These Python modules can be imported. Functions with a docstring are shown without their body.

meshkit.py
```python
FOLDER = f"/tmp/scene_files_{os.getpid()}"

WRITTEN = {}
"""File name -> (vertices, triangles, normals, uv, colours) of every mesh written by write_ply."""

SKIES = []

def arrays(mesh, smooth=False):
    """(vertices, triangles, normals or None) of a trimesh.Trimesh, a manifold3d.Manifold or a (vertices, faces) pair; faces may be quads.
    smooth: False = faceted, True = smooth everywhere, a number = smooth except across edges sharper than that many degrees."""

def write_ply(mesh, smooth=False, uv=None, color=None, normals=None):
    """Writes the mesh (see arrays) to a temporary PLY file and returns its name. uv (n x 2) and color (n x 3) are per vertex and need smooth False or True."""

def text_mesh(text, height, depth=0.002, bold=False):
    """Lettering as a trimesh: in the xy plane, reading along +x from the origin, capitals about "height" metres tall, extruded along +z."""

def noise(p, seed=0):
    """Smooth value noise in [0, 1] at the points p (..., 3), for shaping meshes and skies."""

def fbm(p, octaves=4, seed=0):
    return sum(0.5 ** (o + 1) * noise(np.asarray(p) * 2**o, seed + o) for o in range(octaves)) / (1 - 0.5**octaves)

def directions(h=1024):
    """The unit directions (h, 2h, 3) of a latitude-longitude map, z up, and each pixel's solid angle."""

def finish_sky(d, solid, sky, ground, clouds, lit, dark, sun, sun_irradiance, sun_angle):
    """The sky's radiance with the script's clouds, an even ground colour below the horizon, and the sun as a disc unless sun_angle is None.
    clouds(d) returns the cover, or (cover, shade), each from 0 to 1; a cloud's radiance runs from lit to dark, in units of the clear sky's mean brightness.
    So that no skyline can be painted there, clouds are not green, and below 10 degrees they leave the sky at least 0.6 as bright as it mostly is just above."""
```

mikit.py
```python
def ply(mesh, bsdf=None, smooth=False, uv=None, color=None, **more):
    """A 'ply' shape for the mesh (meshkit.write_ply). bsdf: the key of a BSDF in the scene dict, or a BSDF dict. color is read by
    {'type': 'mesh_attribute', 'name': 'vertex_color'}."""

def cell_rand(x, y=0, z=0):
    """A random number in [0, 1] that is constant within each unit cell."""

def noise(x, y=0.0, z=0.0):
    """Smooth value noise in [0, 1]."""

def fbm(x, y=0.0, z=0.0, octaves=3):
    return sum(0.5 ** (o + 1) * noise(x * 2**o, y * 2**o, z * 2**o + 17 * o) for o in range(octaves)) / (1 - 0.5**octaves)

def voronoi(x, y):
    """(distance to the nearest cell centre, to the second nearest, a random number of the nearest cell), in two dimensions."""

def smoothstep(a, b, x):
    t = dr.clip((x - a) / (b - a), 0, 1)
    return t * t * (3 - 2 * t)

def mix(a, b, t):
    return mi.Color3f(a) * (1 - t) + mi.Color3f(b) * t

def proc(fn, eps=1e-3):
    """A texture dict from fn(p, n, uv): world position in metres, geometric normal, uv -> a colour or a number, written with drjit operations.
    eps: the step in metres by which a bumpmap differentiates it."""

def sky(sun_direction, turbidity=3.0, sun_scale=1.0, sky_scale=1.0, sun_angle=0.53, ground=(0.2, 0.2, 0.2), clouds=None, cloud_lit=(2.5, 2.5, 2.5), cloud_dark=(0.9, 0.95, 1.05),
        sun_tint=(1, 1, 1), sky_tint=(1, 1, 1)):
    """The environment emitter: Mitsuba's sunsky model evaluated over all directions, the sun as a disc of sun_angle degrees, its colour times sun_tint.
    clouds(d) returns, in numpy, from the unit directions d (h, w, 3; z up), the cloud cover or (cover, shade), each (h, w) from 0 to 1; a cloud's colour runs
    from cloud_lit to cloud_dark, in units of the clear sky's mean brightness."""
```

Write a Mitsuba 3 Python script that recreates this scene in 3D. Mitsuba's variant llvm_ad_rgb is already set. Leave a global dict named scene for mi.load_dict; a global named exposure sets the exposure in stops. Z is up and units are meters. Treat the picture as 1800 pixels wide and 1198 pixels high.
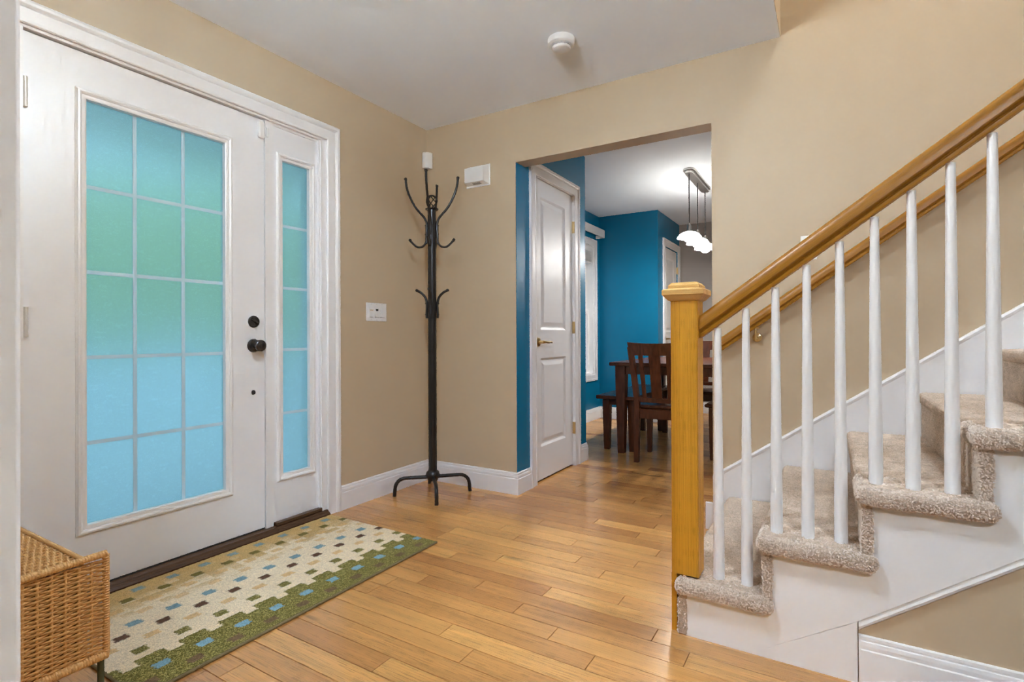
import math, random
import numpy as np, trimesh, manifold3d as m3
import drjit as dr, mitsuba as mi
import mikit, meshkit
from mikit import proc, noise, fbm, voronoi, cell_rand, smoothstep, mix
from shapely.geometry import Polygon, box as sbox
random.seed(7); rng = np.random.default_rng(7)
T = mi.ScalarTransform4f
PI = math.pi
scene, labels = {}, {}

# ------------------------------------------------------------------ camera, sky, exposure
CAM = np.array([2.4218, -2.8616, 0.9976])
FWD = np.array([-0.51712, 0.855909, 0.002675]); UP = np.array([0.004823, -0.000211, 0.999988])
scene['camera'] = {'type': 'perspective', 'fov': 2 * math.degrees(math.atan(900 / 928.63)), 'fov_axis': 'x', 'near_clip': 0.02, 'far_clip': 500.0,
                   'principal_point_offset_x': -0.0002, 'principal_point_offset_y': 0.0095,
                   'to_world': T().look_at(origin=CAM.tolist(), target=(CAM + FWD).tolist(), up=UP.tolist())}
exposure = -0.4
scene['sky'] = mikit.sky((-0.3, 0.6, 0.75), turbidity=4.0, sun_scale=0.0, sky_scale=11.0, ground=(0.3, 0.32, 0.34), sky_tint=(0.80, 1.0, 1.32),
                         clouds=lambda d: np.full(d.shape[:2], 0.75), cloud_lit=(1.1, 1.15, 1.2), cloud_dark=(0.9, 0.95, 1.05))
UNSEEN_FOYER_LAMP, UNSEEN_HALL_LAMP, UNSEEN_STAIR_LAMP, ADDED_DINING_LAMP = 155.0, 330.0, 440.0, 4.0  # strengths of the ceiling lamps out of view
PENDANT_BULB, PENDANT_SHADE = 540.0, 44.0
PENDANT_TINT = (1.0, 0.97, 0.92)
LAMP_TINT = (0.82, 1.0, 1.24)

# ------------------------------------------------------------------ materials
def principled(color, rough=0.5, **kw):
    c = color if isinstance(color, dict) else {'type': 'rgb', 'value': list(color)}
    return {'type': 'principled', 'base_color': c, 'roughness': rough, **kw}
def two(b): return {'type': 'twosided', 'bsdf': b}
def bump(b, fn, scale=1.0, eps=1e-3): return {'type': 'bumpmap', 'arbitrary': proc(fn, eps), 'scale': scale, 'bsdf': b}

def paint_fn(p, n, uv):
    return 0.0007 * fbm(p.x * 160, p.y * 160, p.z * 160, 2)
def ceil_fn(p, n, uv):
    return 0.0022 * fbm(p.x * 55, p.y * 55, 3.0, 3)
def brush_fn(p, n, uv):
    return 0.0009 * fbm(p.y * 220, p.z * 9, p.x * 200, 2)
scene['wall_paint'] = two(bump(principled((0.53, 0.41, 0.265), 0.55, specular=0.35), paint_fn))
scene['teal_paint'] = two(bump(principled((0.001, 0.125, 0.235), 0.38, specular=0.35), paint_fn))
scene['grey_paint'] = two(principled((0.30, 0.265, 0.24), 0.6))
scene['ceiling_paint'] = two(bump(principled((0.76, 0.79, 0.81), 0.8, specular=0.2), ceil_fn))
scene['trim_paint'] = two(principled((0.80, 0.79, 0.78), 0.42, specular=0.35))
scene['door_paint'] = two(bump(principled((0.80, 0.80, 0.81), 0.42, specular=0.35), brush_fn))
scene['white_plastic'] = two(principled((0.78, 0.77, 0.74), 0.35))
scene['grey_plastic'] = two(principled((0.30, 0.28, 0.26), 0.5))
scene['dark_plastic'] = two(principled((0.02, 0.02, 0.02), 0.4))
scene['black_metal'] = two(principled((0.006, 0.0055, 0.0055), 0.22, specular=0.35))
scene['bronze'] = two(principled((0.010, 0.0085, 0.0075), 0.2, specular=0.5))
scene['brass'] = two(principled((0.72, 0.55, 0.27), 0.22, metallic=1.0))
scene['painted_hinge'] = two(principled((0.62, 0.58, 0.52), 0.35, metallic=0.25))
scene['nickel'] = two(principled((0.55, 0.53, 0.50), 0.28, metallic=1.0))
scene['green_metal'] = two(principled((0.035, 0.045, 0.02), 0.4))

def oak_floor_fn(p, n, uv):
    s = uv.y * 97.0
    x, y = p.x + s * 3.1, p.y * 1.0
    warp = fbm(x * 1.6, y * 9.0 + s, s, 3)
    figure = 0.5 + 0.5 * dr.sin((y * 85.0 + warp * 16.0 + s * 5.0))
    grain = fbm(x * 7.0, y * 330.0, s, 3)
    pore = smoothstep(0.62, 0.8, noise(x * 22.0, y * 620.0, s))
    knot = smoothstep(0.07, 0.0, dr.abs(noise(x * 2.6, y * 16.0, s + 4.0) - 0.955))
    tone = uv.x
    c = mix((0.60, 0.30, 0.090), (0.32, 0.122, 0.036), tone)
    c = c * (0.88 + 0.15 * figure * (0.4 + 0.6 * fbm(x * 0.9, s, 2.0)) + 0.16 * (grain - 0.5) * 2.0)
    c = c * (1.0 - 0.22 * pore) * (1.0 - 0.55 * knot)
    return c
scene['oak_planks'] = two(principled(proc(oak_floor_fn), 0.2, specular=0.45, clearcoat=0.1, clearcoat_gloss=0.9))
scene['floor_base'] = two(principled((0.10, 0.05, 0.02), 0.5))

def oak_dir(along, base, dark):
    a = np.array(along, float); a /= np.linalg.norm(a)
    def fn(p, n, uv):
        t = p.x * a[0] + p.y * a[1] + p.z * a[2]
        qx, qy, qz = p.x - t * a[0], p.y - t * a[1], p.z - t * a[2]
        g = fbm(qx * 260 + t * 3, qy * 260, qz * 260 + t * 2, 3)
        b = fbm(qx * 28 + fbm(t * 2.2, qx * 9, qy * 9, 2) * 2.2, qy * 28, qz * 28, 2)
        pore = smoothstep(0.58, 0.8, noise(qx * 500 + 7, qy * 500, qz * 500 + t * 26))
        lines = noise(qx * 420 + 3, qy * 420, qz * 420 + t * 1.5)
        return mix(base, dark, 0.75 * b + 0.45 * (g - 0.4)) * (1.0 - 0.14 * pore) * (0.86 + 0.26 * lines)
    return two(principled(proc(fn), 0.35, specular=0.28))
scene['oak_post'] = oak_dir((0, 0, 1), (0.62, 0.29, 0.028), (0.36, 0.135, 0.008))
scene['oak_rail'] = oak_dir((1, 0, 0.735), (0.33, 0.135, 0.008), (0.17, 0.06, 0.004))
scene['oak_cap'] = oak_dir((1, 0, 0), (0.66, 0.38, 0.12), (0.42, 0.19, 0.045))
scene['threshold_wood'] = oak_dir((0, 1, 0), (0.085, 0.042, 0.02), (0.03, 0.014, 0.007))
def dark_wood_fn(p, n, uv):
    g = fbm(p.x * 70, p.y * 70, p.z * 9, 3)
    return mix((0.085, 0.021, 0.006), (0.020, 0.005, 0.002), g)
scene['dark_wood'] = two(principled(proc(dark_wood_fn), 0.26, specular=0.35))

def carpet_fn(p, n, uv):
    g = noise(p.x * 320, p.y * 320, p.z * 320)
    h = fbm(p.x * 30, p.y * 30, p.z * 30, 2)
    return mix((0.24, 0.175, 0.12), (0.66, 0.52, 0.40), 0.75 * g + 0.40 * h)
def carpet_bump(p, n, uv):
    return 0.004 * noise(p.x * 260, p.y * 260, p.z * 260)
scene['carpet_fibre'] = two(principled((0.70, 0.60, 0.50), 0.9, specular=0.1, sheen=0.3))
scene['carpet'] = two(bump(principled(proc(carpet_fn), 0.95, specular=0.1, sheen=0.3), carpet_bump, eps=5e-4))

RX0, RX1, RY0, RY1 = 0.035, 0.79, -2.15, -0.868
def rug_fn(p, n, uv):
    x = p.x + 0.006 * (noise(p.x * 260, p.y * 260, 1.0) - 0.5)
    y = p.y + 0.010 * (noise(p.x * 190, p.y * 190, 5.0) - 0.5)
    def sq(x0, ph, hx, hy, fuzz=0.0035):
        f = (y - ph) / 0.1285
        d = dr.abs(f - dr.round(f)) * 0.1285
        return smoothstep(hx + fuzz, hx - fuzz, dr.abs(x - x0)) * smoothstep(hy + fuzz, hy - fuzz, d)
    A, B = -1.845, -1.911
    cell = cell_rand(dr.floor(p.x / 0.036), dr.floor(p.y / 0.043), 2)
    g = smoothstep(0.13, 0.27, x + 0.15 * (cell - 0.5))
    c = mix((0.42, 0.28, 0.11), (0.62, 0.51, 0.35), g)
    speck = noise(p.x * 420, p.y * 420, 3.0)
    gold = mi.Color3f(0.50, 0.31, 0.11)
    c = mix(c, gold, 0.75 * sq(0.215, A, .016, .024)); c = mix(c, gold, 0.6 * sq(0.284, B, .016, .024))
    c = mix(c, gold, 0.8 * sq(0.478, A, .016, .024))
    blue, olive, brown = mi.Color3f(0.15, 0.235, 0.25), mi.Color3f(0.115, 0.09, 0.025), mi.Color3f(0.07, 0.036, 0.022)
    c = mix(c, blue, 0.9 * sq(0.083, A, .017, .021)); c = mix(c, olive, sq(0.152, B, .017, .022))
    c = mix(c, blue, sq(0.352, A, .018, .022)); c = mix(c, brown, sq(0.419, B, .017, .021))
    field = dr.maximum(smoothstep(0.632, 0.635, x), smoothstep(0.594, 0.597, x) * (1 - sq(0.60, A, 0.1, 0.0215)))
    green = mix((0.09, 0.078, 0.018), (0.235, 0.20, 0.07), smoothstep(0.35, 0.85, speck))
    c = mix(c, green, dr.maximum(field, sq(0.545, B, .019, .022)))
    c = mix(c, (0.16, 0.30, 0.37), 0.95 * sq(0.680, B, .017, .022)); c = mix(c, (0.10, 0.055, 0.035), 0.85 * sq(0.742, A, .016, .022))
    c = mix(c, (0.16, 0.12, 0.05), smoothstep(RX1 - 0.006, RX1 - 0.002, p.x))
    return c * (0.82 + 0.55 * speck) * (0.93 + 0.2 * noise(p.x * 900, p.y * 150, 2.0))
def rug_bump(p, n, uv): return 0.004 * noise(p.x * 300, p.y * 120, 1.0)
scene['rug_pile'] = two(bump(principled(proc(rug_fn), 0.95, specular=0.1), rug_bump, eps=5e-4))
scene['rug_binding'] = two(principled((0.12, 0.09, 0.035), 0.8))
def wicker_fn(p, n, uv):
    return mix((0.74, 0.45, 0.17), (0.42, 0.205, 0.06), fbm(p.x * 60 + uv.x * 9, p.y * 60, p.z * 140, 3))
scene['wicker'] = two(principled(proc(wicker_fn), 0.45, specular=0.4))
scene['wicker_core'] = two(principled((0.10, 0.05, 0.018), 0.8))

def frost_fn(p, n, uv):
    f = smoothstep(0.72, 0.9, noise(p.y * 170 + 9 * fbm(p.y * 60, p.z * 60, 1, 2), p.z * 170, 3.0))
    g = noise(p.y * 500, p.z * 500, 1.0)
    return mi.Color3f(0.42, 0.80, 0.94) * (0.92 + 0.08 * g + 0.06 * f)  # blue of the film colour stands in for the cool cast of daylight
scene['frosted_glass'] = {'type': 'principledthin', 'base_color': proc(frost_fn), 'roughness': 0.46, 'spec_trans': 0.7, 'diff_trans': 1.7, 'eta': 1.3}
scene['clear_glass'] = {'type': 'thindielectric', 'int_ior': 1.5}
scene['grille'] = {'type': 'principledthin', 'base_color': {'type': 'rgb', 'value': [0.70, 0.84, 0.90]}, 'roughness': 0.6, 'spec_trans': 0.0, 'diff_trans': 1.0, 'eta': 1.3}
scene['concrete'] = two(principled((0.62, 0.65, 0.68), 0.9))
def grass_fn(p, n, uv): return mix((0.20, 0.32, 0.10), (0.34, 0.46, 0.16), fbm(p.x * 3, p.y * 3, 0, 3))
scene['grass'] = two(principled(proc(grass_fn), 0.9))
def leaf_fn(p, n, uv): return mix((0.48, 0.60, 0.18), (0.80, 0.90, 0.38), noise(p.x * 5, p.y * 5, p.z * 5))
scene['leaf'] = two(principled(proc(leaf_fn), 0.7))
scene['bark'] = two(principled((0.10, 0.07, 0.05), 0.9))

# ------------------------------------------------------------------ mesh helpers
def cat(ms): return trimesh.util.concatenate([m for m in ms])
def fixed(m):
    if m.volume < 0: m.invert()
    return m
def bx(x0, x1, y0, y1, z0, z1, c=0.0):
    if c <= 0:
        m = trimesh.creation.box((x1 - x0, y1 - y0, z1 - z0)); m.apply_translation(((x0 + x1) / 2, (y0 + y1) / 2, (z0 + z1) / 2)); return m
    c = min(c, (x1 - x0) * .45, (y1 - y0) * .45, (z1 - z0) * .45)
    pts = []
    for sx in (0, 1):
        for sy in (0, 1):
            for sz in (0, 1):
                X, Y, Z = (x0, x1)[sx], (y0, y1)[sy], (z0, z1)[sz]; dx, dy, dz = c * (1 - 2 * sx), c * (1 - 2 * sy), c * (1 - 2 * sz)
                pts += [(X + dx, Y + dy, Z), (X + dx, Y, Z + dz), (X, Y + dy, Z + dz)]
    return hull(pts)
def hull(pts): return trimesh.Trimesh(np.array(pts), process=False).convex_hull
def extrude(poly, axis, a, b):
    """shapely polygon in the two other axes (cyclic order kept: x->(y,z), y->(x,z), z->(x,y)), from a to b along axis"""
    m = trimesh.creation.extrude_polygon(poly, b - a, engine='earcut')
    v = m.vertices.copy(); o = np.zeros_like(v)
    if axis == 'x': o[:, 0], o[:, 1], o[:, 2] = v[:, 2] + a, v[:, 0], v[:, 1]
    if axis == 'y': o[:, 0], o[:, 1], o[:, 2] = v[:, 0], v[:, 2] + a, v[:, 1]
    if axis == 'z': o[:, 0], o[:, 1], o[:, 2] = v[:, 0], v[:, 1], v[:, 2] + a
    m = trimesh.Trimesh(o, m.faces, process=False)
    return fixed(m)
def sweep(path, N, prof, closed=False):
    P = np.array(path, float); N = np.array(N, float); n = len(P); prof = np.array(prof, float); k = len(prof)
    seg = [(P[(i + 1) % n] - P[i]) for i in range(n if closed else n - 1)]
    L = [np.cross(N, s / np.linalg.norm(s)) for s in seg]
    V = []
    for i in range(n):
        if closed: l0, l1 = L[i - 1], L[i]
        else: l0, l1 = L[max(i - 1, 0)], L[min(i, n - 2)]
        mt = (l0 + l1) / (1 + l0 @ l1)
        V += [P[i] + mt * a + N * b for a, b in prof]
    F = []
    for i in range(n if closed else n - 1):
        j = (i + 1) % n
        for q in range(k):
            r = (q + 1) % k
            F += [[i * k + q, j * k + q, j * k + r], [i * k + q, j * k + r, i * k + r]]
    if not closed:
        vv, ff = trimesh.creation.triangulate_polygon(Polygon(prof), engine='earcut')
        idx = [int(np.argmin(((prof - p) ** 2).sum(1))) for p in vv]
        for f in ff:
            a, b, c = (idx[t] for t in f)
            F += [[a, b, c], [(n - 1) * k + c, (n - 1) * k + b, (n - 1) * k + a]]
    m = trimesh.Trimesh(np.array(V), np.array(F), process=False)
    trimesh.repair.fix_normals(m)
    return fixed(m)
def tube(pts, r, sides=10):
    p = np.array(pts, float); n = len(p); r = np.broadcast_to(r, (n,))
    t = np.gradient(p, axis=0); t /= np.linalg.norm(t, axis=1, keepdims=True)
    a = np.cross(t[0], [0.3, 0.2, 0.93]); a /= np.linalg.norm(a)
    V = []
    ang = np.arange(sides) * 2 * PI / sides
    for i in range(n):
        a = a - t[i] * (a @ t[i]); a /= np.linalg.norm(a); b = np.cross(t[i], a)
        V.append(p[i] + r[i] * (np.cos(ang)[:, None] * a + np.sin(ang)[:, None] * b))
    V = np.vstack(V + [p[:1], p[-1:]]); F = []
    for i in range(n - 1):
        for j in range(sides):
            q = (j + 1) % sides
            F += [[i * sides + j, i * sides + q, (i + 1) * sides + q], [i * sides + j, (i + 1) * sides + q, (i + 1) * sides + j]]
    for j in range(sides):
        q = (j + 1) % sides
        F += [[n * sides, q, j], [n * sides + 1, (n - 1) * sides + j, (n - 1) * sides + q]]
    return trimesh.Trimesh(V, np.array(F), process=False)
def lathe(prof, at=(0, 0, 0), axis='z', sides=28):
    m = trimesh.creation.revolve(np.array(prof, float), sections=sides)
    if axis == 'x': m.apply_transform(trimesh.transformations.rotation_matrix(PI / 2, (0, 1, 0)))
    if axis == '-y': m.apply_transform(trimesh.transformations.rotation_matrix(PI / 2, (1, 0, 0)))
    m.apply_translation(at)
    return fixed(m) if m.is_watertight else m
def ball(c, r, n=2):
    m = trimesh.creation.icosphere(n, r); m.apply_translation(c); return m
def spline(pts, n=24):
    from scipy.interpolate import CubicSpline
    p = np.array(pts, float); s = np.r_[0, np.cumsum(np.linalg.norm(np.diff(p, axis=0), axis=1))]
    return CubicSpline(s, p)(np.linspace(0, s[-1], n))

used = {}
def numbered(key):
    k = used.get(key, 0); used[key] = k + 1
    return key if k == 0 else f'{key}_{k:03d}'
def obj(name, mesh, mat, parent=None, smooth=False, label=None, uv=None, **kw):
    key = numbered((parent + '__' if parent else '') + name)
    scene[key] = mikit.ply(mesh, mat, smooth, uv=uv, **kw)
    if label: labels[key] = {'label': label}
    return key
def tag(key, label, category, group=None, kind=None):
    labels[key] = {'label': label, 'category': category}
    if group: labels[key]['group'] = group
    if kind: labels[key]['kind'] = kind
    return key
def thing(name, label, category, group=None, kind=None): return tag(numbered(name), label, category, group, kind)
def struct(name, mesh, mat, label, category, smooth=False): return tag(obj(name, mesh, mat, smooth=smooth), label, category, kind='structure')

H = 2.44
# ------------------------------------------------------------------ room shell
struct('wall_left', extrude(sbox(-2.9, 0, 4.35, H).difference(sbox(-2.20, -0.01, -0.862, 2.112)).difference(sbox(2.27, 0.54, 3.02, 2.06)), 'x', -0.16, 0.0), 'wall_paint',
       'beige wall holding the white glazed front door and the triple light switch', 'wall')
back = sbox(-0.16, 0, 5.0, 5.0).difference(sbox(0.722, -0.01, 1.897, 2.091))
struct('wall_back', extrude(back, 'y', 0.0, 0.117), 'wall_paint', 'beige wall behind the stairs with a wide opening into the dining room', 'wall')
# teal cladding: jamb, closet block, dining side walls
teal = [bx(0.0, 0.7262, 0.118, 1.09, 0, H)]
closet = extrude(sbox(0.004, 1.09, 0, H) if False else sbox(0.0035, 0, 1.09, H).difference(sbox(0.25, -0.01, 0.866, 2.075)), 'x', 0.60, 0.7255)
struct('wall_closet', cat([closet, bx(0.0, 0.60, 1.05, 1.09, 0, H)]), 'teal_paint', 'teal wall beside the opening holding the white two-panel closet door', 'wall')
struct('wall_window', bx(0.0, 0.004, 1.09, 3.2, 0, 0.54).union(bx(0, 0.004, 1.09, 3.2, 2.06, H)) if False else extrude(sbox(1.09, 0, 3.2, H).difference(sbox(2.27, 0.54, 3.02, 2.06)), 'x', 0.0005, 0.004), 'teal_paint', 'dark teal dining room wall around the window', 'wall')
struct('wall_dining', bx(-0.16, 0.72, 3.2, 3.32, 0, H), 'teal_paint', 'bright teal dining room wall behind the bench', 'wall')
struct('wall_pantry', extrude(sbox(3.32, 0, 4.2, H).difference(sbox(3.48, -0.01, 4.10, 2.068)), 'x', 0.60, 0.72), 'teal_paint', 'narrow dark wall with a white door beyond the teal wall', 'wall')
struct('wall_far', bx(0.5, 5.0, 4.2, 4.32, 0, H), 'grey_paint', 'grey brown far wall behind the pendant lamps', 'wall')
struct('wall_right', bx(5.0, 5.12, -6.0, 4.32, 0, 5.0), 'wall_paint', 'beige wall out of the picture on the right', 'wall')
hall = sbox(-0.16, 0, 1.73, H)
struct('wall_hall', extrude(hall, 'y', -2.795, -2.685), 'wall_paint', 'wall with the cased doorway that the picture is taken from', 'wall')
struct('wall_rear', cat([bx(-0.16, 5.12, -6.1, -6.0, 0, H), bx(-0.16, 0.0, -6.0, -2.9, 0, H)]), 'wall_paint', 'beige wall behind the camera', 'wall')
hole = sbox(2.216, -1.051, 5.0, 0.06)
struct('ceiling', extrude(sbox(-0.16, -6.1, 5.12, 4.32).difference(hole), 'z', H, H + 0.02), 'ceiling_paint', 'light grey textured ceiling', 'ceiling')
struct('wall_stairwell', cat([bx(2.095, 2.2175, -1.17, 0.0, H + .0005, 5.0), bx(2.2175, 5.0, -1.17, -1.0495, H + .0005, 5.0)]), 'wall_paint', 'upper beige wall around the stairwell above the ceiling edge', 'wall')
struct('ceiling_stairwell', bx(2.0, 5.12, -1.2, 0.12, 5.0, 5.05), 'ceiling_paint', 'upper ceiling over the stairwell, out of the picture', 'ceiling')

# ------------------------------------------------------------------ plank floor
fl = struct('floor', bx(-0.16, 5.0, -6.0, 4.2, -0.05, -0.012), 'floor_base', 'honey coloured oak strip floor running through hall and dining room', 'floor')
RW, RYB = 0.0831, -1.2325
known = {}
for x, ym in [(.981, -1.19), (.872, -1.364), (1.295, -1.448), (1.244, -1.697), (1.442, -1.528), (1.433, -1.192), (1.617, -1.28), (1.913, -1.107), (1.739, -.946), (1.466, -1.031), (1.14, -.857), (1.452, -.69), (1.595, -.80),
              (1.688, -.61), (1.357, -.522), (1.082, -.607), (.951, -.522), (1.738, -.44), (1.59, -.27), (1.333, -.197), (1.084, -.352), (.669, -.432), (.68, -.274), (.74, -.785), (2.035, -1.19)]:
    known.setdefault(math.floor((ym - RYB) / RW), []).append(x)
r0, r1 = math.floor((-2.70 - RYB) / RW), math.ceil((4.2 - RYB) / RW)
for k in range(r0, r1):
    ya, yb = RYB + k * RW, RYB + (k + 1) * RW; ym = (ya + yb) / 2
    xa, xb = 0.0, 2.62
    if ym > -1.0: xb = 2.02
    if 0.08 < ym < 1.1: xa = 0.70
    if ym > 1.1: xb = 2.2
    if ym > 3.2: xa = 0.70
    js = sorted(known.get(k, [])); far = ym > 1.0
    cuts = [xa]; x = xa + rng.uniform(0.2, 0.9)
    if js:
        lo = js[0]
        while lo - 1.0 > xa + 0.25: lo -= rng.uniform(0.7, 1.0); js.insert(0, lo)
        while js[-1] + 1.15 < xb: js.append(js[-1] + rng.uniform(0.6, 1.1))
        cuts += [j for j in js if xa + 0.1 < j < xb - 0.1]
    else:
        while x < xb - 0.3: cuts.append(x); x += rng.uniform(0.65, 1.2) if not far else rng.uniform(0.8, 1.4)
    cuts.append(xb)
    for a, b in zip(cuts[:-1], cuts[1:]):
        g, c = 0.0010, 0.0008
        pts = [(a + g, ya + g, -.012), (b - g, ya + g, -.012), (b - g, yb - g, -.012), (a + g, yb - g, -.012),
               (a + g, ya + g, -c), (b - g, ya + g, -c), (b - g, yb - g, -c), (a + g, yb - g, -c),
               (a + g + c, ya + g + c, 0), (b - g - c, ya + g + c, 0), (b - g - c, yb - g - c, 0), (a + g + c, yb - g - c, 0)]
        F = []
        for o in (0, 4):
            for i in range(4):
                j = (i + 1) % 4
                F += [[o + i, o + j, o + 4 + j], [o + i, o + 4 + j, o + 4 + i]]
        F += [[8, 9, 10], [8, 10, 11], [0, 2, 1], [0, 3, 2]]
        tone, sd = float(np.clip(rng.normal(0.38, 0.27), 0, 1)), rng.random()
        m = trimesh.Trimesh(np.array(pts), np.array(F), process=False)
        obj('plank', m, 'oak_planks', fl, uv=np.tile([tone, sd], (12, 1)))

# ------------------------------------------------------------------ baseboards
BB = [(0, 0), (.014, 0), (.014, .098), (.011, .101), (.012, .112), (.010, .121), (.0065, .1225), (.0065, .125), (.008, .128), (.007, .135), (.003, .138), (0, .138)]
def base(name, path, label): return struct(name, sweep(path, (0, 0, 1), BB), 'trim_paint', label, 'baseboard')
base('baseboard_left', [(0, 0, 0), (0, -0.779, 0)][::-1][::-1] if False else [(0.0, 0.0, 0), (0.0, -0.779, 0)], 'white moulded baseboard between the sidelight casing and the corner')
base('baseboard_back', [(0.7262, 0.165, 0), (0.7262, 0.0, 0), (0.014, 0.0, 0)], 'white moulded baseboard behind the coat rack, turning into the opening')
base('baseboard_closet', [(0.0, 1.09, 0), (0.7255, 1.09, 0), (0.7255, 0.951, 0)], 'short white baseboard at the end of the closet wall')
base('baseboard_dining', [(0.72, 3.395, 0), (0.72, 3.2, 0), (0.004, 3.2, 0), (0.004, 1.105, 0)], 'white baseboard under the dining window and along the teal wall')
base('baseboard_far', [(5.0, 4.2, 0), (0.72, 4.2, 0)], 'white baseboard along the far grey wall')
base('baseboard_stair', [(5.0, -1.042, 0), (2.484, -1.042, 0)], 'white baseboard below the slanted stringer at the bottom right')

# ------------------------------------------------------------------ casing profile: a = distance out from the opening, b = proud of the wall
CAS = [(0, 0), (0, .010), (.004, .013), (.012, .013), (.014, .010), (.052, .012), (.055, .009), (.058, .014), (.066, .019), (.075, .020), (.084, .018), (.084, 0)]
def casing(name, u0, u1, ztop, X, label, side=1, wide=1.0):
    """casing on a wall x = X facing +x around the opening y in (u0, u1)"""
    prof = [(a * wide, b) for a, b in CAS]
    path = [(X, u0, 0), (X, u0, ztop), (X, u1, ztop), (X, u1, 0)]
    m = sweep(path, (1, 0, 0), [(a, b) for a, b in prof])
    # the left of the path must point away from the opening
    if m.bounds[1][1] < u1 + 0.02: m = sweep(path[::-1], (1, 0, 0), prof)
    return struct(name, m, 'trim_paint', label, 'door casing')
casing('trim_1', -2.195, -0.865, 2.100, 0.0, 'white fluted casing around the front door and sidelight')
casing('trim_2', 0.250, 0.866, 2.075, 0.7255, 'white casing around the two-panel closet door')
casing('trim_3', 3.48, 4.10, 2.068, 0.72, 'white casing around the distant door past the teal wall')
jp = [(1.75, -2.80), (1.75, -2.6748)] + [(1.75 - .006 + .006 * math.cos(t), -2.6748 + .006 * math.sin(t)) for t in np.linspace(0, PI / 2, 6)] + [(1.66, -2.6688), (1.66, -2.684), (1.732, -2.684), (1.732, -2.80)]
struct('trim_4', cat([extrude(Polygon(jp), 'z', 0, H)]), 'trim_paint', 'white doorway jamb standing close at the left edge of the picture', 'doorway jamb', smooth=30)

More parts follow.
